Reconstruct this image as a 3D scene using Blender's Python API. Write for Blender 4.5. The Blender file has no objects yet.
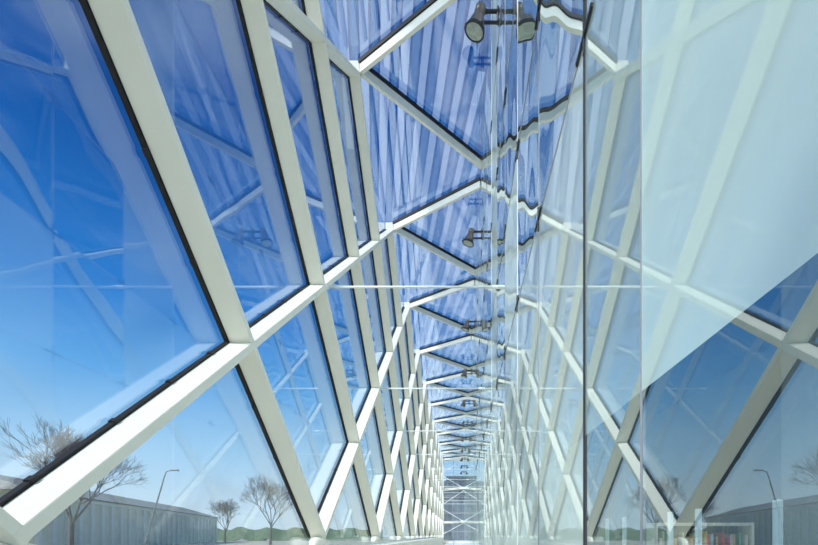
import bpy, bmesh, math, random
from mathutils import Vector, Matrix
random.seed(7)
sc = bpy.context.scene
C = sc.collection
W = 2.5            # camera to inner edge of the left lattice
WG = 2.825         # camera to the left glass
A = 0.725          # camera to the right glass
EYE = 1.6
F = 450.0          # focal length in pixels of the 818 wide frame
def D(z): return z * F * W
def H(h): return EYE + h * W
S = D(0.0052)      # lattice module along the hall
ROW = 0.93 * W     # lattice module upwards
END = D(0.0621)
TOP = H(4.65)      # inner face of the roof lattice
TOPG = TOP + (WG - W)

# ------------------------------------------------------------------ materials
def new_mat(name):
    m = bpy.data.materials.new(name); m.use_nodes = True
    n = m.node_tree; n.nodes.clear()
    o = n.nodes.new('ShaderNodeOutputMaterial')
    return m, n, o
def paint(name, col, rough=0.5, metal=0.0, var=0.06, scale=3.0, spec=0.4, bump=0.0):
    m, n, o = new_mat(name)
    p = n.nodes.new('ShaderNodeBsdfPrincipled')
    tc = n.nodes.new('ShaderNodeTexCoord'); nz = n.nodes.new('ShaderNodeTexNoise')
    nz.inputs['Scale'].default_value = scale; nz.inputs['Detail'].default_value = 4
    n.links.new(tc.outputs['Object'], nz.inputs['Vector'])
    r = n.nodes.new('ShaderNodeValToRGB')
    r.color_ramp.elements[0].position = 0.3; r.color_ramp.elements[1].position = 0.7
    r.color_ramp.elements[0].color = (*[c * (1 - var) for c in col], 1)
    r.color_ramp.elements[1].color = (*[min(1, c * (1 + var)) for c in col], 1)
    n.links.new(nz.outputs['Fac'], r.inputs['Fac'])
    n.links.new(r.outputs['Color'], p.inputs['Base Color'])
    p.inputs['Roughness'].default_value = rough; p.inputs['Metallic'].default_value = metal
    p.inputs['Specular IOR Level'].default_value = spec
    if bump:
        b = n.nodes.new('ShaderNodeBump'); b.inputs['Strength'].default_value = bump
        n.links.new(nz.outputs['Fac'], b.inputs['Height']); n.links.new(b.outputs['Normal'], p.inputs['Normal'])
    n.links.new(p.outputs['BSDF'], o.inputs['Surface'])
    return m
def glass(name, ior=1.5, base=0.0, tint=(0.95, 0.98, 1.0), veil=0.0, veil_col=(0.78, 0.9, 0.9), gloss=(1, 1, 1), through=0.5):
    """Clear or frosted glazing: part mirror, part see-through, part milky frosting."""
    m, n, o = new_mat(name)
    tr = n.nodes.new('ShaderNodeBsdfTransparent'); tr.inputs['Color'].default_value = (*tint, 1)
    gl = n.nodes.new('ShaderNodeBsdfGlossy'); gl.inputs['Roughness'].default_value = 0.0
    gl.inputs['Color'].default_value = (*gloss, 1)
    fr = n.nodes.new('ShaderNodeFresnel'); geo = n.nodes.new('ShaderNodeNewGeometry')
    mi = n.nodes.new('ShaderNodeMapRange'); mi.inputs['To Min'].default_value = ior; mi.inputs['To Max'].default_value = 1 / ior
    n.links.new(geo.outputs['Backfacing'], mi.inputs['Value']); n.links.new(mi.outputs['Result'], fr.inputs['IOR'])
    ma = n.nodes.new('ShaderNodeMath'); ma.operation = 'MULTIPLY_ADD'; ma.use_clamp = True
    ma.inputs[1].default_value = 1 - base; ma.inputs[2].default_value = base
    n.links.new(fr.outputs['Fac'], ma.inputs[0])
    mx = n.nodes.new('ShaderNodeMixShader')
    n.links.new(ma.outputs[0], mx.inputs['Fac']); n.links.new(tr.outputs[0], mx.inputs[1]); n.links.new(gl.outputs[0], mx.inputs[2])
    out = mx
    if veil > 0:
        df = n.nodes.new('ShaderNodeBsdfDiffuse'); df.inputs['Color'].default_value = (*veil_col, 1)
        tl = n.nodes.new('ShaderNodeBsdfTranslucent'); tl.inputs['Color'].default_value = (*veil_col, 1)
        m2 = n.nodes.new('ShaderNodeMixShader'); m2.inputs['Fac'].default_value = through
        n.links.new(df.outputs[0], m2.inputs[1]); n.links.new(tl.outputs[0], m2.inputs[2])
        m3 = n.nodes.new('ShaderNodeMixShader'); m3.inputs['Fac'].default_value = veil
        n.links.new(mx.outputs[0], m3.inputs[1]); n.links.new(m2.outputs[0], m3.inputs[2])
        out = m3
    n.links.new(out.outputs[0], o.inputs['Surface'])
    return m

M_STEEL = paint('offwhite_steel_paint', (0.86, 0.845, 0.735), 0.5, var=0.02, scale=1.5)
M_ROD = paint('white_rod_paint', (0.82, 0.86, 0.83), 0.4, var=0.02)
M_GASKET = paint('black_rubber', (0.012, 0.012, 0.014), 0.6)
M_GLASS = glass('facade_glass', ior=1.9, base=0.0, tint=(0.92, 0.965, 0.99), gloss=(0.95, 0.98, 1))
M_ROOFGLASS = glass('roof_glass', ior=2.0, tint=(0.93, 0.97, 1.0))
M_LOUVER = glass('pale_translucent_slat', ior=1.1, tint=(0.9, 0.95, 1.0), veil=0.38, veil_col=(0.56, 0.68, 0.86), through=0.75)
M_LOUVER2 = glass('blue_translucent_slat', ior=1.1, tint=(0.82, 0.93, 1.0), veil=0.30, veil_col=(0.16, 0.36, 0.62), through=0.75)
M_SILICONE = paint('pale_silicone', (0.80, 0.78, 0.80), 0.5)
M_DARKJOINT = paint('dark_joint', (0.03, 0.03, 0.035), 0.5)
M_GREYJOINT = paint('grey_joint', (0.30, 0.31, 0.33), 0.5)
M_LAMP = paint('grey_brown_lamp_metal', (0.24, 0.205, 0.175), 0.35, metal=0.6, var=0.1)
M_BLACK = paint('black_metal', (0.03, 0.032, 0.035), 0.4, metal=0.3)
M_LENS = paint('lamp_lens', (0.34, 0.40, 0.34), 0.12, spec=0.8, var=0.25, scale=12)
M_FLOOR = paint('pale_stone_floor', (0.78, 0.74, 0.66), 0.5, var=0.08, scale=2)
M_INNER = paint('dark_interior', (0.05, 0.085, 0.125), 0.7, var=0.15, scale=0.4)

# ------------------------------------------------------------------ mesh helpers
def link(name, bm, mat, parent=None, smooth=False):
    me = bpy.data.meshes.new(name); bm.normal_update(); bm.to_mesh(me); bm.free()
    if smooth:
        for p in me.polygons: p.use_smooth = True
    o = bpy.data.objects.new(name, me); C.objects.link(o)
    if mat: me.materials.append(mat)
    if parent is not None: o.parent = parent
    return o
def box(bm, lo, hi):
    v = [bm.verts.new((x, y, z)) for x in (lo[0], hi[0]) for y in (lo[1], hi[1]) for z in (lo[2], hi[2])]
    for f in ((0,1,3,2),(4,6,7,5),(0,4,5,1),(2,3,7,6),(0,2,6,4),(1,5,7,3)):
        bm.faces.new([v[i] for i in f])
def bar(bm, p, q, side, up):
    """box from p to q; side and up are full vectors spanning the section from the line: (lo, hi) multiples"""
    p, q = Vector(p), Vector(q)
    (sv, s0, s1), (uv, u0, u1) = side, up
    v = []
    for e in (p, q):
        for s in (s0, s1):
            for u in (u0, u1):
                v.append(bm.verts.new(e + Vector(sv) * s + Vector(uv) * u))
    for f in ((0,1,3,2),(4,6,7,5),(0,4,5,1),(2,3,7,6),(0,2,6,4),(1,5,7,3)):
        bm.faces.new([v[i] for i in f])
def tube(bm, p, q, r0, r1=None, n=10, caps=True):
    p, q = Vector(p), Vector(q); r1 = r0 if r1 is None else r1
    d = (q - p).normalized(); a = d.orthogonal().normalized(); b = d.cross(a)
    R = []
    for e, r in ((p, r0), (q, r1)):
        R.append([bm.verts.new(e + (a * math.cos(t) + b * math.sin(t)) * r) for t in [2*math.pi*i/n for i in range(n)]])
    for i in range(n):
        bm.faces.new((R[0][i], R[0][(i+1) % n], R[1][(i+1) % n], R[1][i]))
    if caps:
        bm.faces.new(R[0][::-1]); bm.faces.new(R[1])
def lathe(bm, prof, org, axis, n=28):
    org = Vector(org); d = Vector(axis).normalized(); a = d.orthogonal().normalized(); b = d.cross(a)
    rings = []
    for t, r in prof:
        rings.append([bm.verts.new(org + d*t + (a*math.cos(w)+b*math.sin(w))*max(r, 1e-4)) for w in [2*math.pi*i/n for i in range(n)]])
    for k in range(len(rings)-1):
        for i in range(n):
            bm.faces.new((rings[k][i], rings[k][(i+1)%n], rings[k+1][(i+1)%n], rings[k+1][i]))
def empty(name, loc=(0,0,0)):
    o = bpy.data.objects.new(name, None); C.objects.link(o); o.location = loc; o.empty_display_size = 0.2
    return o
def tag(o, label=None, cat=None, group=None, kind=None):
    if label: o['label'] = label
    if cat: o['category'] = cat
    if group: o['group'] = group
    if kind: o['kind'] = kind
    return o
def bevel(o, w, seg=2):
    m = o.modifiers.new('bevel', 'BEVEL'); m.width = w; m.segments = seg; m.limit_method = 'ANGLE'; m.angle_limit = 0.6
    return o
def bmn(): return bmesh.new()
def plate(bm, pts, thick):
    """closed plate between polygon pts and pts+thick"""
    a = [bm.verts.new(p) for p in pts]; b = [bm.verts.new(Vector(p) + Vector(thick)) for p in pts]
    bm.faces.new(a[::-1]); bm.faces.new(b)
    n = len(pts)
    for i in range(n): bm.faces.new((a[i], a[(i+1)%n], b[(i+1)%n], b[i]))

# ------------------------------------------------------------------ left lattice wall
T = 0.045                      # half thickness of a beam
K0, K1 = -3, 12
def yb(k): return D(0.0023) + k * S      # nodes on even rows (0, 2, 4)
def zr(r): return EYE + r * ROW
Z0 = zr(0)
lat = tag(empty('wall_lattice', (-WG, 0, 0)), 'off-white steel diamond lattice of deep diagonal beams forming the left wall of the hall', 'lattice')
def wpt(y, z, x=-W): return Vector((x + WG, y, z))     # local to the lattice empty
def clip(y0, z0, y1, z1, lo, hi):
    """clip a segment to lo <= y <= hi"""
    def at(y): return z0 + (z1 - z0) * (y - y0) / (y1 - y0)
    ya, yc = (y0, y1) if y0 < y1 else (y1, y0)
    ya, yc = max(ya, lo), min(yc, hi)
    if yc - ya < 0.2: return None
    return (ya, at(ya), yc, at(yc))
h = S / 2
BEAMS = []
for k in range(K0 - 3, K1 + 1):
    BEAMS.append((yb(k), zr(0), yb(k) + 5*h, zr(5), 1))
for k in range(K0, K1 + 4):
    BEAMS.append((yb(k), zr(0), yb(k) - 5*h, zr(5), -1))
YLO = yb(K0) - 0.5
for y0, z0, y1, z1, s in BEAMS:
    c = clip(y0, z0, y1, z1, YLO, END)
    if not c: continue
    ya, za, yc, zc = c
    d = Vector((0, yc - ya, zc - za)).normalized(); n = Vector((0, -d.z, d.y))
    bm = bmn()
    e0 = 0.055 if abs(za - zr(0)) < 0.01 or abs(za - zr(5)) < 0.01 else 0.0
    e1 = 0.055 if abs(zc - zr(0)) < 0.01 or abs(zc - zr(5)) < 0.01 else 0.0
    bar(bm, wpt(ya, za) - d * e0, wpt(yc, zc) + d * e1, (n, -T, T), (Vector((-1, 0, 0)), 0.0 if s > 0 else 0.004, WG - W - (0.05 if s > 0 else 0.054)))
    o = link('diagonal_beam', bm, M_STEEL, lat); bevel(o, 0.006, 1)
    bm = bmn()
    e = 0.0
    bar(bm, wpt(ya, za), wpt(yc, zc), (n, -T-0.022, T+0.022), (Vector((-1, 0, 0)), WG - W - (0.05 if s > 0 else 0.0485), WG - W - (0.002 if s > 0 else 0.003)))
    L = math.hypot(yc - ya, zc - za); t = 0.5
    while t < L:                                   # little clamps that hold the glass
        p = wpt(ya, za) + d * t
        for sg in (-1, 1):
            q = p + n * sg * (T + 0.022)
            bar(bm, q - d*0.03, q + d*0.03, (n, -0.012, 0.012), (Vector((-1, 0, 0)), WG - W - 0.055, WG - W - 0.004))
        t += 0.9
    link('gasket', bm, M_GASKET, o)
# rounded white feet under the lowest nodes
for k in range(K0, K1):
    bm = bmn()
    lathe(bm, [(0, 0.0), (0, 0.30), (0.10, 0.29), (0.15, 0.24), (0.18, 0.12), (0.185, 0)], (WG - W - 0.20 + 0.06, yb(k), Z0 - 0.22), (0, 0, 1), 20)
    for v in bm.verts: v.co.x = (v.co.x - 0.18) * 0.5 + 0.18
    if yb(k) < END: link('foot', bm, M_STEEL, lat, smooth=True)
    else: bm.free()
bm = bmn(); box(bm, (0.02, YLO, 0.0), (WG - W - 0.02, END, Z0 - 0.35)); link('plinth', bm, M_STEEL, lat)

# glass of the left wall: one diamond pane each
wl = tag(empty('wall_left', (-WG, 0, 0)), kind='structure')
def cell_ok(y0, y1): return y1 > YLO and y0 < END
def diamond(yc, zc):
    pts = [(yc - h, zc), (yc, zc - ROW), (yc + h, zc), (yc, zc + ROW)]
    return pts
def clip_poly(pts, f):
    out = []
    for i in range(len(pts)):
        a, b = pts[i], pts[(i+1) % len(pts)]
        fa, fb = f(a), f(b)
        if fa >= 0: out.append(a)
        if (fa >= 0) != (fb >= 0):
            t = fa / (fa - fb); out.append((a[0] + (b[0]-a[0])*t, a[1] + (b[1]-a[1])*t))
    return out
GLO = Z0 - 0.36
def wall_pane(pts):
    for f in (lambda p: p[0] - YLO, lambda p: END - p[0], lambda p: p[1] - GLO, lambda p: TOPG - p[1]):
        pts = clip_poly(pts, f)
        if len(pts) < 3: return
    bm = bmn(); plate(bm, [(0, p[0], p[1]) for p in pts], (-0.016, 0, 0))
    link('glass_pane', bm, M_GLASS, wl)
for r in range(0, 6):
    off = h if r % 2 == 0 else 0       # pane centres sit between the nodes of their own row
    for k in range(K0 - 1, K1 + 1):
        yc = yb(k) + off
        pts = diamond(yc, zr(r))
        if r == 0: pts = [(yc - h, zr(0)), (yc - h, GLO), (yc + h, GLO), (yc + h, zr(0)), (yc, zr(1))]
        if r == 5: pts = [(yc - h, zr(5)), (yc, zr(4)), (yc + h, zr(5)), (yc + h, TOPG), (yc - h, TOPG)]
        wall_pane(pts)

# ------------------------------------------------------------------ roof lattice
rl = tag(empty('roof_lattice', (0, 0, TOP)), 'off-white steel zigzag beams carrying the glass roof above the hall', 'lattice')
def L_y(k): return D(0.0101) + k * S
RB = []
for k in range(-3, 11):
    RB.append(((-W, L_y(k)), (A - 0.01, L_y(k) + h)))
    RB.append(((A - 0.01, L_y(k) - S + D(0.0033)), (-W, L_y(k))))
for (x0, y0), (x1, y1) in RB:
    if max(y0, y1) > END + 0.3: continue
    p, q = Vector((x0, y0, 0)), Vector((x1, y1, 0))
    d = (q - p).normalized(); n = Vector((-d.y, d.x, 0))
    bm = bmn(); bar(bm, p, q, (n, -T, T), (Vector((0, 0, 1)), 0, WG - W - 0.10))
    o = link('roof_beam', bm, M_STEEL, rl); bevel(o, 0.006, 1)
    bm = bmn(); bar(bm, p, q, (n, -T-0.03, T+0.03), (Vector((0, 0, 1)), WG - W - 0.10, WG - W - 0.002))
    link('gasket', bm, M_GASKET, o)
for k in range(-3, 11):
    if L_y(k) > END: continue
    bm = bmn(); box(bm, (-WG + 0.02, L_y(k) - 0.07, -0.02), (-W + 0.006, L_y(k) + 0.07, WG - W - 0.03))
    bevel(link('corner_node', bm, M_STEEL, rl), 0.02)
ce = tag(empty('ceiling', (0, 0, TOPG)), kind='structure')
RLO = YLO
def roof_pane(pts):
    for f in (lambda p: p[1] - RLO, lambda p: END - p[1]):
        pts = clip_poly(pts, f)
        if len(pts) < 3: return
    bm = bmn(); plate(bm, [(p[0], p[1], 0) for p in pts], (0, 0, 0.016)); link('glass_pane', bm, M_ROOFGLASS, ce)
for k in range(-4, 12):
    roof_pane([(-W, L_y(k)), (A, L_y(k) + h), (-W, L_y(k+1)), (-WG, L_y(k+1)), (-WG, L_y(k))])
    roof_pane([(A, L_y(k) - h), (A, L_y(k) + h), (-W, L_y(k))])

# translucent slats above the glass roof, running slightly askew
ls = tag(empty('sun_screen', (0, 0, TOPG + 2.4)), 'pale blue translucent slats laid in a row above the glass roof', 'sun screen')
dirv = Vector((-0.187, 1, 0)).normalized(); nv = Vector((dirv.y, -dirv.x, 0))
per = 0.30
for i in range(-18, 68):
    x0 = i * per + random.uniform(-0.015, 0.015)
    # point where the slat line crosses y=0 is x0; clip so that it stays over the hall
    ys = []
    for xl in (-WG - 1.2, A - 0.02):
        ys.append((xl - x0) / -0.187)
    ya, yc = max(-12, min(ys)), min(END, max(ys))
    if yc - ya < 1.0: continue
    w = (0.10, 0.135)[i % 2] * random.uniform(0.8, 1.12); tl = random.uniform(-0.02, 0.05)
    bm = bmn()
    p = Vector((x0 - 0.187 * ya, ya, 0)); q = Vector((x0 - 0.187 * yc, yc, 0))
    bar(bm, p, q, (nv, -w, w), (Vector((0, 0, 1)), -0.006, 0.006))
    link('slat', bm, M_LOUVER if i % 2 else M_LOUVER2, ls)

# ------------------------------------------------------------------ right glass wall (large panes, part mirror)
wr = tag(empty('wall_right', (A, 0, 0)), kind='structure')
GM = {}
def pane_mat(refl, veil, col=(0.70, 0.88, 0.90)):
    key = (refl, veil, col)
    if key not in GM:
        GM[key] = glass('coated_glass_%d_%d' % (refl*100, veil*100), ior=1.5, base=refl, tint=(0.8, 0.92, 0.98), gloss=(0.95, 1.0, 0.98), veil=veil, veil_col=col, through=0.3)
    return GM[key]
rows = [0.0, H(0.228), H(1.146), H(1.907), H(2.75), H(3.65), TOPG]
cols = [D(-0.0012), D(0.0009), D(0.00159), D(0.0023)]
for i in range(11): cols.append(D(0.0023 + 0.00133 * (i + 1)))
near_n = len(cols)
#            r0           r1           r2           r3           r4           r5
MINT = (0.80, 0.93, 0.86)
spec = {0: [(0.34,0.12), (0.50,0.62), (0.50,0.62), (0.6,0.2), (0.6,0.2), (0.6,0.2)],
        1: [(0.36,0.02), (0.50,0.62), (0.50,0.62), (0.6,0.2), (0.6,0.2), (0.6,0.2)],
        2: [(0.50,0.06), (0.55,0.30), (0.7,0.10), (0.8,0.04), (0.8,0.04), (0.8,0.04)],
        3: [(0.60,0.46), (0.65,0.38), (0.85,0.05), (0.85,0.03), (0.85,0.03), (0.85,0.03)],
        4: [(0.60,0.46), (0.65,0.38), (0.85,0.04), (0.88,0.02), (0.88,0.02), (0.88,0.02)],
        5: [(0.60,0.46), (0.60,0.46), (0.55,0.50), (0.85,0.03), (0.85,0.03), (0.85,0.03)],
        6: [(0.60,0.42), (0.70,0.26), (0.80,0.12), (0.88,0.03), (0.88,0.03), (0.88,0.03)],
        7: [(0.60,0.46), (0.60,0.46), (0.50,0.52), (0.55,0.38), (0.55,0.38), (0.55,0.38)]}
def wavy_pane(y0, y1, z0, z1, mat, amp, ph):
    bm = bmn(); ny = 20 if amp else 1; nz = 12 if amp else 1
    g = []
    for i in range(ny + 1):
        rowv = []
        for j in range(nz + 1):
            s, t = i / ny, j / nz
            dx = 0
            if amp:
                dx = amp * (4 * s * (1 - s) * (0.6 + 0.4 * math.sin(ph + 2.2 * t)) + 0.35 * math.sin(2 * math.pi * (s * 1.3 + ph)) * math.cos(2.5 * t + ph))
            rowv.append(bm.verts.new((dx, y0 + (y1-y0)*s, z0 + (z1-z0)*t)))
        g.append(rowv)
    for i in range(ny):
        for j in range(nz):
            bm.faces.new((g[i][j], g[i+1][j], g[i+1][j+1], g[i][j+1]))
    for f in bm.faces:
        f.normal_update()
        if f.normal.x > 0: f.normal_flip()
    return link('glass_pane', bm, mat, wr, smooth=bool(amp))
for c in range(near_n - 1):
    for r in range(6):
        refl, veil = spec.get(c, [(0.65,0.42)] + [(0.70,0.28)] * 2 + [(0.85,0.08)] * 3)[r]
        amp = 0.0 if (c < 3 or r < 2 or c > 9) else (0.0042 if c < 8 else 0.0012)
        o = wavy_pane(cols[c], cols[c+1], rows[r], rows[r+1], pane_mat(refl, veil, MINT if c > 2 else (0.70, 0.90, 0.88)), amp, (c * 1.7 + r * 0.9) % 3.0)
        if c < 2 and r == 1: o['label'] = 'pale frosted glass pane'
far = [cols[-1]]
while far[-1] < END - 1: far.append(min(END, far[-1] + D(0.00133) * 3))
for i in range(len(far) - 1):
    wavy_pane(far[i], far[i+1], rows[0], rows[3], pane_mat(0.75, 0.20, MINT), 0.0, 0)
    wavy_pane(far[i], far[i+1], rows[3], rows[6], pane_mat(0.86, 0.08, MINT), 0.0, 0)
for i, y in enumerate(cols[1:]):
    bm = bmn()
    dark = i == 2
    if i == 0: bm.free(); continue
    if dark: box(bm, (-0.010, y - 0.008, 0), (0.02, y + 0.008, TOPG))
    else:
        box(bm, (-0.004, y - 0.004, 0), (0.015, y + 0.004, TOPG))
    link('vertical_joint', bm, M_DARKJOINT if dark else (M_SILICONE if i in (4, 7) else M_GREYJOINT), wr)
for z in rows[2:6]:
    bm = bmn(); box(bm, (-0.005, cols[3], z - 0.008), (0.012, END, z + 0.008)); o = link('horizontal_joint', bm, M_GREYJOINT, wr)
    for y in cols[3:]:
        bm = bmn()
        bar(bm, (0, y - 0.16, z), (0, y + 0.16, z), (Vector((1, 0, 0)), -0.016, 0.0), (Vector((0, 0, 1)), -0.014, 0.014))
        bar(bm, (0, y, z - 0.11), (0, y, z + 0.11), (Vector((1, 0, 0)), -0.014, 0.0), (Vector((0, 1, 0)), -0.010, 0.010))
        bevel(link('clamp', bm, M_BLACK, o), 0.006)

# ------------------------------------------------------------------ floor, dark rooms behind the right glass
bm = bmn(); box(bm, (-WG, YLO, -0.2), (A + 5.0, END, 0)); tag(link('floor', bm, M_FLOOR), kind='structure')
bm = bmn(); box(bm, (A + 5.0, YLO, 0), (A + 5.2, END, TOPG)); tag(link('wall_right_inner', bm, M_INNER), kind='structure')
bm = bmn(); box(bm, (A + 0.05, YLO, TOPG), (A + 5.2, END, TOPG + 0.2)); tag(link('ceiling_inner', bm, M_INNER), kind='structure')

# ------------------------------------------------------------------ tie rods
ORD = ['nearest', 'second', 'third', 'fourth', 'fifth', 'sixth', 'seventh', 'eighth', 'ninth', 'tenth', 'eleventh', 'twelfth']
proto_rod = None
zb = H(1.86)
n_rods = 0
for k in range(1, 12):
    y = yb(k)
    if y > END - 1: break
    if proto_rod is None:
        r = empty('tie_rod', (-W, y, zb))
        bm = bmn(); tube(bm, (0.0, 0, 0), (W + A - 0.03, 0, 0), 0.022, n=12); link('rod', bm, M_ROD, r, smooth=True)
        bm = bmn(); tube(bm, (W + A - 0.10, 0, 0), (W + A, 0, 0), 0.035, n=14); link('end_fitting', bm, M_ROD, r)
        bm = bmn(); tube(bm, (-0.01, 0, 0), (0.06, 0, 0), 0.04, n=14); link('end_fitting', bm, M_ROD, r)
        proto_rod = r
    else:
        r = proto_rod.copy(); C.objects.link(r); r.location = (-W, y, zb)
        for ch in list(proto_rod.children):
            c = ch.copy(); C.objects.link(c); c.parent = r
    lab = ('thin white tie rod spanning the hall, nearest and lowest-depth one crossing at mid height' if n_rods == 0 else
           'thin white tie rod spanning the hall, %s one counted from the camera' % ORD[n_rods])
    if n_rods == 0: lab = 'thin white tie rod spanning the hall, the one nearest the camera and highest in view'
    tag(r, lab, 'rod', 'tie rods spanning the hall')
    n_rods += 1

# ------------------------------------------------------------------ floodlights on brackets from the right glass
def spot(loc):
    t = empty('floodlight', loc)
    ax = Vector((-0.27, 0.06, -0.95)).normalized()
    org = Vector((0, 0, 0.13)); q = 0.86
    def sc_(pr_): return [(a_ * q, r_ * q) for a_, r_ in pr_]
    bm = bmn()
    lathe(bm, sc_([(-0.12, 0.0), (-0.12, 0.08), (-0.10, 0.105), (0.03, 0.11), (0.045, 0.09), (0.06, 0.095), (0.10, 0.12), (0.24, 0.165), (0.36, 0.185)]), org, ax, 32)
    for a in range(0, 12):                                        # cooling ribs on the cap
        w = 2*math.pi*a/12; e1 = ax.orthogonal().normalized(); e2 = ax.cross(e1); rr = e1*math.cos(w)+e2*math.sin(w)
        bar(bm, org + rr*0.084 - ax*0.07, org + rr*0.084 + ax*0.013, (rr, -0.005, 0.010), (ax.cross(rr), -0.004, 0.004))
    hs = link('housing', bm, M_LAMP, t, smooth=True)
    bm = bmn()
    lathe(bm, sc_([(0.34, 0.180), (0.34, 0.204), (0.40, 0.212), (0.405, 0.19), (0.39, 0.176)]), org, ax, 32)
    for a in (0.6, 2.7, 4.8):
        e1 = ax.orthogonal().normalized(); e2 = ax.cross(e1); rr = e1*math.cos(a)+e2*math.sin(a)
        bar(bm, org + rr*0.172 + ax*0.275, org + rr*0.172 + ax*0.344, (rr, -0.005, 0.02), (ax.cross(rr), -0.02, 0.02))
    link('front_ring', bm, M_BLACK, t, smooth=False)
    bm = bmn()
    lathe(bm, sc_([(0.393, 0.178), (0.400, 0.12), (0.404, 0.06), (0.405, 0.0)]), org, ax, 32)
    link('lens', bm, M_LENS, t, smooth=True)
    bm = bmn()
    gx = A - loc[0]
    tube(bm, (0.02, 0.02, 0.17), (gx, 0.02, 0.17), 0.032, n=12)
    tube(bm, (0.02, 0.02, -0.03), (gx, 0.02, -0.03), 0.026, n=12)
    tube(bm, (gx - 0.03, 0.02, -0.06), (gx - 0.03, 0.02, 0.26), 0.02, n=10)
    tube(bm, (gx - 0.018, 0.02, 0.17), (gx - 0.003, 0.02, 0.17), 0.05, n=16)
    tube(bm, (gx - 0.018, 0.02, -0.03), (gx - 0.003, 0.02, -0.03), 0.05, n=16)
    tube(bm, (0.02, 0.02, 0.17), (0.12, 0.02, 0.17), 0.04, n=12)
    link('bracket', bm, M_BLACK, t)
    return t
def copy_tree(o, parent=None):
    c = o.copy(); C.objects.link(c)
    if parent is not None: c.parent = parent
    for ch in list(o.children): copy_tree(ch, c)
    return c
pl = None
for i in range(11):
    y = D(0.00714 + 0.0052 * i)
    if y > END - 0.5: break
    loc = (0.148 * W, y, H(3.68))
    if pl is None: pl = o = spot(loc)
    else: o = copy_tree(pl); o.location = loc
    lab = ('big grey-brown floodlight on a black bracket at the top edge, nearest the camera' if i == 0 else
           'grey-brown floodlight under the glass roof, %s in line counted from the camera' % ORD[i])
    tag(o, lab, 'floodlight', 'floodlights in line under the roof')

# ------------------------------------------------------------------ end wall
we = tag(empty('wall_end', (0, END, 0)), kind='structure')
def pr(name, mat, *bars_):
    bm = bmn()
    for b in bars_:
        if b[0] == 'box': box(bm, b[1], b[2])
        else: tube(bm, b[1], b[2], b[3], n=8)
    return link(name, bm, mat, we)
pr('post', M_STEEL, ('box', (-W - 0.30, -0.10, 0), (-W + 0.12, 0.10, TOPG)))
pr('head_rail', M_STEEL, ('box', (-W, -0.10, TOP - 0.1), (A, 0.10, TOPG)))
for hh, rise, th in ((2.80, 0.30, 0.16), (0.78, 0.10, 0.18), (-0.45, 0.0, 0.12)):
    bm = bmn(); bar(bm, (-W, 0, H(hh)), (A, 0, H(hh) + rise), (Vector((0, 1, 0)), -0.25, 0.1), (Vector((0, 0, 1)), -th, th))
    link('cross_beam', bm, M_STEEL, we)
for a, b in (((-W, 3.66), (A, 2.9)), ((-W, 1.9), (A, 2.75)), ((-W, 1.6), (A, 0.84)), ((-W, 0.05), (A, 0.74)), ((-W, 3.9), (A, 4.6))):
    pr('brace_rod', M_ROD, ('tube', (a[0], -0.12, H(a[1])), (b[0], -0.12, H(b[1])), 0.05))
for hh in (3.45, 2.45, 2.15, 1.4, 0.2):
    pr('glazing_bar', M_GREYJOINT, ('box', (-W, -0.04, H(hh) - 0.04), (A, 0.04, H(hh) + 0.04)))
pr('glazing_bar', M_GREYJOINT, ('box', (-0.9, -0.04, 0), (-0.84, 0.04, TOP)))
bm = bmn(); box(bm, (-W, 0.05, 0), (A, 0.07, TOPG)); link('glass_pane', bm, M_GLASS, we)

# ------------------------------------------------------------------ behind the right glass: posts, book shelf
M_POST = paint('pale_green_white_post', (0.72, 0.80, 0.80), 0.35)
pp = None
xs = 0.40
for j, (u, lab) in enumerate(((777, 'widest slim white post behind the right glass, nearest the camera'),
                 (698, 'slim white post behind the right glass, standing before the middle of the bookshelf'),
                 (670, 'slim white post behind the right glass, by the far end of the bookshelf'),
                 (624, 'faint slim white post behind the right glass, second farthest'),
                 (607, 'faint slim white post behind the right glass, farthest from the camera'))):
    y = D(xs / (u - 459.0))
    if pp is None:
        o = empty('white_post', (xs*W, y, 0))
        bm = bmn(); box(bm, (-0.008, -0.012, 0.02), (0.012, 0.012, H(0.044))); bevel(link('shaft', bm, M_POST, o), 0.003)
        bm = bmn(); box(bm, (-0.04, -0.04, 0.0), (0.04, 0.04, 0.02)); link('base_plate', bm, M_POST, o)
        pp = o
    else:
        o = copy_tree(pp); o.location = (xs*W, y, 0)
    tag(o, lab, 'post', 'slim posts behind the right glass')
M_DARKBACK = paint('dark_shelf_back', (0.06, 0.065, 0.06), 0.7)
M_SHELF = paint('pale_shelf_board', (0.85, 0.80, 0.66), 0.5)
SX0, SX1, SY, SZ = 2.62, 3.94, 6.0, 1.765          # shelf faces the camera side of the room
Ls = SX1 - SX0
bs = tag(empty('bookshelf', (SX0, SY, 0)), 'pale open bookshelf seen through the lower right glass, full of books', 'bookshelf')
SH = (0.06, 0.42, 0.78, 1.20)
parts_ = [('side_panel', (0, 0, 0), (0.035, 0.30, SZ)), ('side_panel', (Ls - 0.035, 0, 0), (Ls, 0.30, SZ)),
          ('top_board', (0.035, 0, SZ - 0.04), (Ls - 0.035, 0.30, SZ)), ('back_panel', (0.035, 0.285, 0.03), (Ls - 0.035, 0.30, SZ - 0.04))]
for z in SH: parts_.append(('shelf_board', (0.035, 0, z - 0.03), (Ls - 0.035, 0.285, z)))
for nm, lo, hi in parts_:
    bm = bmn(); box(bm, lo, hi); bevel(link(nm, bm, M_DARKBACK if nm == 'back_panel' else M_SHELF, bs), 0.003)
cols_b = [((0.65,0.05,0.05),'red'), ((0.80,0.76,0.62),'cream'), ((0.05,0.16,0.45),'blue'), ((0.08,0.30,0.14),'green'), ((0.7,0.32,0.08),'orange'), ((0.03,0.03,0.03),'black'), ((0.50,0.50,0.50),'grey')]
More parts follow.
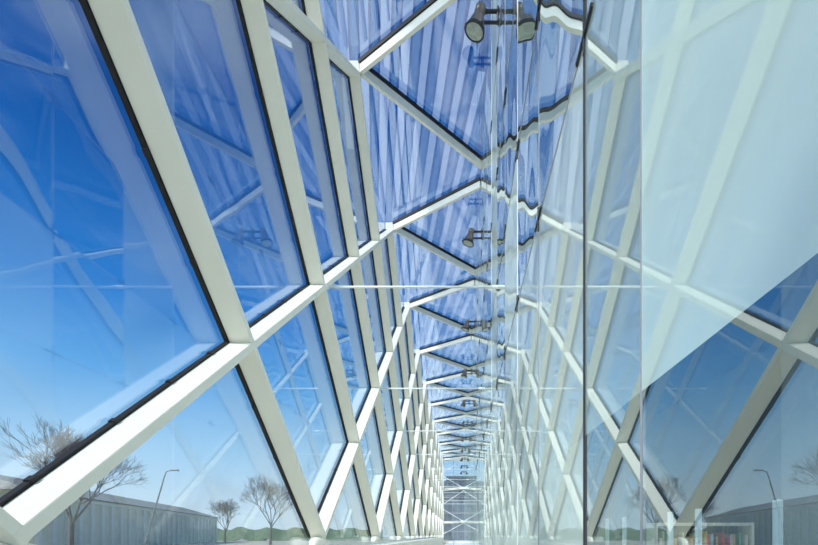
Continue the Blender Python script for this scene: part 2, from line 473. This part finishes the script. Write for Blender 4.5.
bmats = [(paint(nm + '_book_cover', c, 0.5), nm) for c, nm in cols_b]
x = 0.06; SEQ = []
while x < Ls - 0.09:
    th = random.uniform(0.02, 0.045)
    SEQ.append((x, th, random.uniform(0.34, 0.46), random.randrange(len(bmats)))); x += th + random.choice((0.004, 0.01, 0.05))
for i, (x, th, hb, mi) in enumerate(SEQ):
    o = empty('book', (SX0 + x, SY + 0.02, 1.20))
    bm = bmn(); box(bm, (0, 0, 0), (th*0.12, 0.22, hb)); box(bm, (th*0.88, 0, 0), (th, 0.22, hb)); box(bm, (0, -0.002, 0), (th, 0.004, hb)); link('cover', bm, bmats[mi][0], o)
    bm = bmn(); box(bm, (th*0.12, 0.006, 0.005), (th*0.88, 0.215, hb - 0.005)); link('pages', bm, bmats[1][0], o)
    tag(o, '%s book standing upright in the top row of the pale bookshelf behind the right glass' % bmats[mi][1], 'book', 'books on the top row of the bookshelf, %s' % bmats[mi][1])

# strip lamp added out of view to brighten the shelf; casing and wires invented
M_TUBE = bpy.data.materials.new('added_lamp_tube'); M_TUBE.use_nodes = True
pb = M_TUBE.node_tree.nodes['Principled BSDF']; pb.inputs['Emission Color'].default_value = (1, 0.93, 0.8, 1); pb.inputs['Emission Strength'].default_value = 70
tl_ = tag(empty('added_strip_lamp', (A + 2.2, 2.4, 3.6)), 'long strip lamp added out of view behind the right glass to brighten the bookshelf', 'added lamp')
bm = bmn(); box(bm, (-0.07, -1.1, 0.03), (0.07, 1.1, 0.09)); link('casing', bm, M_STEEL, tl_)
bm = bmn(); tube(bm, (0, -1.05, 0), (0, 1.05, 0), 0.03, n=12); link('added_lamp_tube', bm, M_TUBE, tl_)
for yy in (-1.0, 1.0):
    bm = bmn(); tube(bm, (0, yy, 0.09), (0, yy, TOPG - 3.6), 0.004, n=6); link('hanging_wire', bm, M_BLACK, tl_)

# ------------------------------------------------------------------ outside
M_GROUND = paint('pale_paving_and_grass', (0.52, 0.48, 0.36), 0.9, var=0.12, scale=0.3)
bm = bmn(); box(bm, (-260, -60, -0.3), (-WG - 0.05, 320, -0.05)); tag(link('ground_outside', bm, M_GROUND), kind='structure')
M_WALLB = paint('grey_render', (0.70, 0.67, 0.52), 0.8, var=0.1, scale=0.8)
M_ROOFB = paint('brown_roof_tile', (0.32, 0.31, 0.26), 0.8, var=0.15, scale=3)
M_BAND = paint('pale_band', (0.74, 0.73, 0.64), 0.7)
M_WIN = paint('dark_window_glass', (0.05, 0.06, 0.07), 0.2)
# long low hall outside the left glass: runs away from (-38.8, 40) to (-57, 107)
P1, P2 = Vector((-39.5, 41, 0)), Vector((-58, 108, 0))
dl = (P2 - P1); Lb = dl.length; dl.normalize(); nl = Vector((-dl.y, dl.x, 0))
b = tag(empty('long_building', P1), 'long low grey building with a brown roof beyond the left glass', 'building')
b.rotation_euler = (0, 0, math.atan2(dl.y, dl.x))
Hb = 7.2
bm = bmn(); box(bm, (0, 0, -0.1), (Lb, 16, Hb - 1.5)); link('walls', bm, M_WALLB, b)
bm = bmn(); box(bm, (-0.3, -0.3, Hb - 2.0), (Lb + 0.3, 0.0, Hb - 1.65)); link('string_course', bm, M_BAND, b)
bm = bmn()
v = [bm.verts.new(p) for p in ((-0.6, -0.6, Hb - 1.5), (Lb + 0.6, -0.6, Hb - 1.5), (Lb + 0.6, 16.6, Hb - 1.5), (-0.6, 16.6, Hb - 1.5), (4, 6, Hb + 0.6), (Lb - 4, 6, Hb + 0.6), (Lb - 4, 10, Hb + 0.6), (4, 10, Hb + 0.6))]
for f in ((0,1,5,4),(1,2,6,5),(2,3,7,6),(3,0,4,7),(4,5,6,7),(3,2,1,0)): bm.faces.new([v[i] for i in f])
link('roof', bm, M_ROOFB, b)
for i in range(28):
    x = 1.2 + i * 2.45
    bm = bmn(); box(bm, (x, -0.25, 0), (x + 0.7, 0.0, Hb - 2.0)); link('pilaster', bm, M_BAND, b)

# second building, pitched roof, nearer the left edge
b2 = tag(empty('roofed_house', (-46, 30, 0)), 'brown pitched-roof house low at the far left edge beyond the glass', 'building')
bm = bmn(); box(bm, (-18, -8, -0.1), (0, 6, 4.2)); link('walls', bm, M_WALLB, b2)
bm = bmn()
v = [bm.verts.new(p) for p in ((-18.6, -8.6, 4.2), (0.6, -8.6, 4.2), (0.6, 6.6, 4.2), (-18.6, 6.6, 4.2), (-15, -1, 7.0), (-3.5, -1, 7.0))]
for f in ((0,1,5,4),(1,2,5),(2,3,4,5),(3,0,4),(3,2,1,0)): bm.faces.new([v[i] for i in f])
link('roof', bm, M_ROOFB, b2)

# bare winter trees
M_BARK = paint('grey_brown_bark', (0.13, 0.10, 0.085), 0.9, var=0.2)
def branch(bm, p, d, L, r, depth, rng):
    n = 3 if depth > 1 else 2
    q = p
    for s in range(n):
        d = (d + Vector((rng.uniform(-.14, .14), rng.uniform(-.14, .14), rng.uniform(-.03, .12)))).normalized()
        q2 = q + d * L / n
        tube(bm, q, q2, r * (1 - 0.25 * s / n), r * (1 - 0.25 * (s + 1) / n), n=4 if depth < 3 else 6, caps=False); q = q2
    if depth == 0: return
    for i in range(rng.choice((3, 4)) if depth > 1 else 3):
        a = rng.uniform(0, 2*math.pi); sp = rng.uniform(0.35, 0.75)
        e1 = d.orthogonal().normalized(); e2 = d.cross(e1)
        nd = (d * math.cos(sp) + (e1*math.cos(a) + e2*math.sin(a)) * math.sin(sp) + Vector((0, 0, 0.12))).normalized()
        branch(bm, p + (q - p) * rng.uniform(0.6, 1.0), nd, L * rng.uniform(0.6, 0.8), max(0.009, r * 0.55), depth - 1, rng)
def tree(loc, hgt, seed, label):
    rng = random.Random(seed)
    t = empty('bare_tree', loc)
    bm = bmn(); tube(bm, (0, 0, -0.1), (0.1, 0, hgt * 0.28), hgt * 0.022, hgt * 0.016, n=10); link('trunk', bm, M_BARK, t)
    bm = bmn()
    for i in range(5):
        a = i * 2*math.pi/5 + rng.uniform(-.3, .3)
        d = Vector((math.cos(a) * 0.55, math.sin(a) * 0.55, 1)).normalized()
        branch(bm, Vector((0.1, 0, hgt * (0.24 + 0.01 * i))), d, hgt * 0.29, hgt * 0.008, 5, rng)
    link('branches', bm, M_BARK, t)
    return tag(t, label, 'tree', 'bare trees outside')
tree((-29.8, 34.5, -0.05), 10.0, 3, 'large bare winter tree with fine branches beyond the lower left glass')
tree((-31, 74, -0.05), 11.5, 5, 'bare winter tree rising behind the steep beam at lower centre left')
tree((-52, 100, -0.05), 9.5, 8, 'small distant bare tree past the end of the long grey building')
# hedge
M_HEDGE = paint('dull_green_hedge', (0.12, 0.17, 0.09), 0.9, var=0.35, scale=2, bump=0.6)
bm = bmn(); rng = random.Random(4)
bmesh.ops.create_grid(bm, x_segments=60, y_segments=6, size=1)
for v in bm.verts:
    x, y = v.co.x, v.co.y
    v.co = Vector((x * 26, y * 2.0, 3.3 * (1 - y ** 4) + rng.uniform(-.25, .25) + 0.4 * math.sin(x * 22)))
hd = link('hedge', bm, M_HEDGE, None, smooth=True); hd.location = (-48, 128, 0); hd.rotation_euler = (0, 0, 0.25)
tag(hd, 'long dull green hedge at the far end of the grounds outside', 'hedge')
# street lamp
st = tag(empty('street_lamp', (-30.6, 43.5, -0.05)), 'tall thin leaning street lamp with a curved arm beyond the left glass', 'street lamp')
M_POLE = paint('grey_pole', (0.20, 0.21, 0.21), 0.5, metal=0.4)
bm = bmn(); tube(bm, (0, 0, 0), (2.1, 0, 7.2), 0.10, 0.06, n=10); tube(bm, (2.1, 0, 7.2), (2.3, 0, 7.75), 0.06, 0.05); tube(bm, (2.3, 0, 7.75), (2.75, 0, 7.9), 0.05, 0.04); link('pole', bm, M_POLE, st)
bm = bmn(); box(bm, (2.7, -0.14, 7.84), (3.5, 0.14, 7.98)); bevel(link('lamp_head', bm, M_POLE, st), 0.03)

# far slate building seen through the end glass
M_SLATE = paint('slate_facade', (0.10, 0.125, 0.15), 0.6, var=0.25, scale=0.35)
fb = tag(empty('slate_building', (0, 150, 0)), 'dark slate-blue building seen through the glass at the far end of the hall', 'building')
bm = bmn(); box(bm, (-9, 0, -0.2), (40, 12, 19.5)); box(bm, (-4.5, 2, 19.5), (40, 10, 21.5)); link('walls', bm, M_SLATE, fb)
M_FLOORB = paint('grey_floor_band', (0.22, 0.25, 0.27), 0.6)
for i in range(6):
    bm = bmn(); box(bm, (-7.1, -0.15, 2.6 + i * 3.0), (40, 0, 3.0 + i * 3.0)); link('floor_band', bm, M_FLOORB, fb)
for i in range(12):
    bm = bmn(); box(bm, (-7 + i * 1.6, -0.1, 0), (-6.85 + i * 1.6, 0, 19.5)); link('fin', bm, M_FLOORB, fb)

# ------------------------------------------------------------------ light: sky and sun
wd = bpy.data.worlds.new('sky'); sc.world = wd; wd.use_nodes = True
n = wd.node_tree; n.nodes.clear()
o = n.nodes.new('ShaderNodeOutputWorld'); bg = n.nodes.new('ShaderNodeBackground')
tc = n.nodes.new('ShaderNodeTexCoord'); sx = n.nodes.new('ShaderNodeSeparateXYZ'); rp = n.nodes.new('ShaderNodeValToRGB')
n.links.new(tc.outputs['Generated'], sx.inputs[0]); n.links.new(sx.outputs['Z'], rp.inputs['Fac'])
def lin(r, g, b): return tuple(((c/255)/12.92 if c/255 <= 0.04045 else (((c/255)+0.055)/1.055)**2.4) for c in (r, g, b)) + (1,)
cr = rp.color_ramp
stops = [(0.0, lin(215, 230, 240)), (0.06, lin(205, 225, 240)), (0.16, lin(168, 208, 240)), (0.28, lin(104, 170, 228)), (0.40, lin(46, 126, 204)), (0.56, lin(18, 90, 168)), (0.75, lin(8, 64, 138)), (1.0, lin(6, 50, 118))]
cr.elements[0].position, cr.elements[0].color = stops[0]
cr.elements[1].position, cr.elements[1].color = stops[-1]
for p, c in stops[1:-1]:
    e = cr.elements.new(p); e.color = c
# thin high cloud streaks
nz = n.nodes.new('ShaderNodeTexNoise'); nz.inputs['Scale'].default_value = 2.2; nz.inputs['Detail'].default_value = 5
mp = n.nodes.new('ShaderNodeMapping'); mp.inputs['Scale'].default_value = (1.0, 1.0, 2.5)
n.links.new(tc.outputs['Generated'], mp.inputs[0]); n.links.new(mp.outputs[0], nz.inputs['Vector'])
r2 = n.nodes.new('ShaderNodeValToRGB'); r2.color_ramp.elements[0].position = 0.52; r2.color_ramp.elements[1].position = 0.85
r2.color_ramp.elements[1].color = (0.45, 0.45, 0.45, 1)
n.links.new(nz.outputs['Fac'], r2.inputs['Fac'])
mixc = n.nodes.new('ShaderNodeMix'); mixc.data_type = 'RGBA'; mixc.inputs['B'].default_value = lin(200, 215, 235)
n.links.new(r2.outputs['Color'], mixc.inputs['Factor']); n.links.new(rp.outputs['Color'], mixc.inputs['A'])
n.links.new(mixc.outputs['Result'], bg.inputs['Color']); bg.inputs['Strength'].default_value = 0.9
n.links.new(bg.outputs[0], o.inputs['Surface'])
sun = bpy.data.lights.new('sun', 'SUN'); so = bpy.data.objects.new('sun', sun); C.objects.link(so)
sun.energy = 4.3; sun.angle = math.radians(5); sun.color = (1.0, 0.965, 0.93)
sd = Vector((-0.60, -0.55, 0.58)).normalized()
so.rotation_euler = sd.to_track_quat('Z', 'Y').to_euler(); so.location = (-20, -20, 30)

# ------------------------------------------------------------------ camera
cam = bpy.data.cameras.new('camera'); co = bpy.data.objects.new('camera', cam); C.objects.link(co)
co.location = (0, 0, EYE); co.rotation_euler = (math.radians(90), 0, 0)
cam.sensor_fit = 'HORIZONTAL'; cam.sensor_width = 36; cam.lens = F / 818 * 36
cam.shift_x = -(459 - 409) / 818; cam.shift_y = (535 - 272.5) / 818
cam.clip_start = 0.05; cam.clip_end = 1000
sc.camera = co
sc.view_settings.view_transform = 'Standard'; sc.view_settings.look = 'None'
sc.view_settings.gamma = 1; sc.view_settings.use_curve_mapping = False; sc.view_settings.exposure = 0.35
sc.cycles.max_bounces = 14; sc.cycles.glossy_bounces = 7; sc.cycles.transparent_max_bounces = 32
sc.cycles.diffuse_bounces = 4; sc.cycles.transmission_bounces = 8
sc.cycles.use_denoising = True
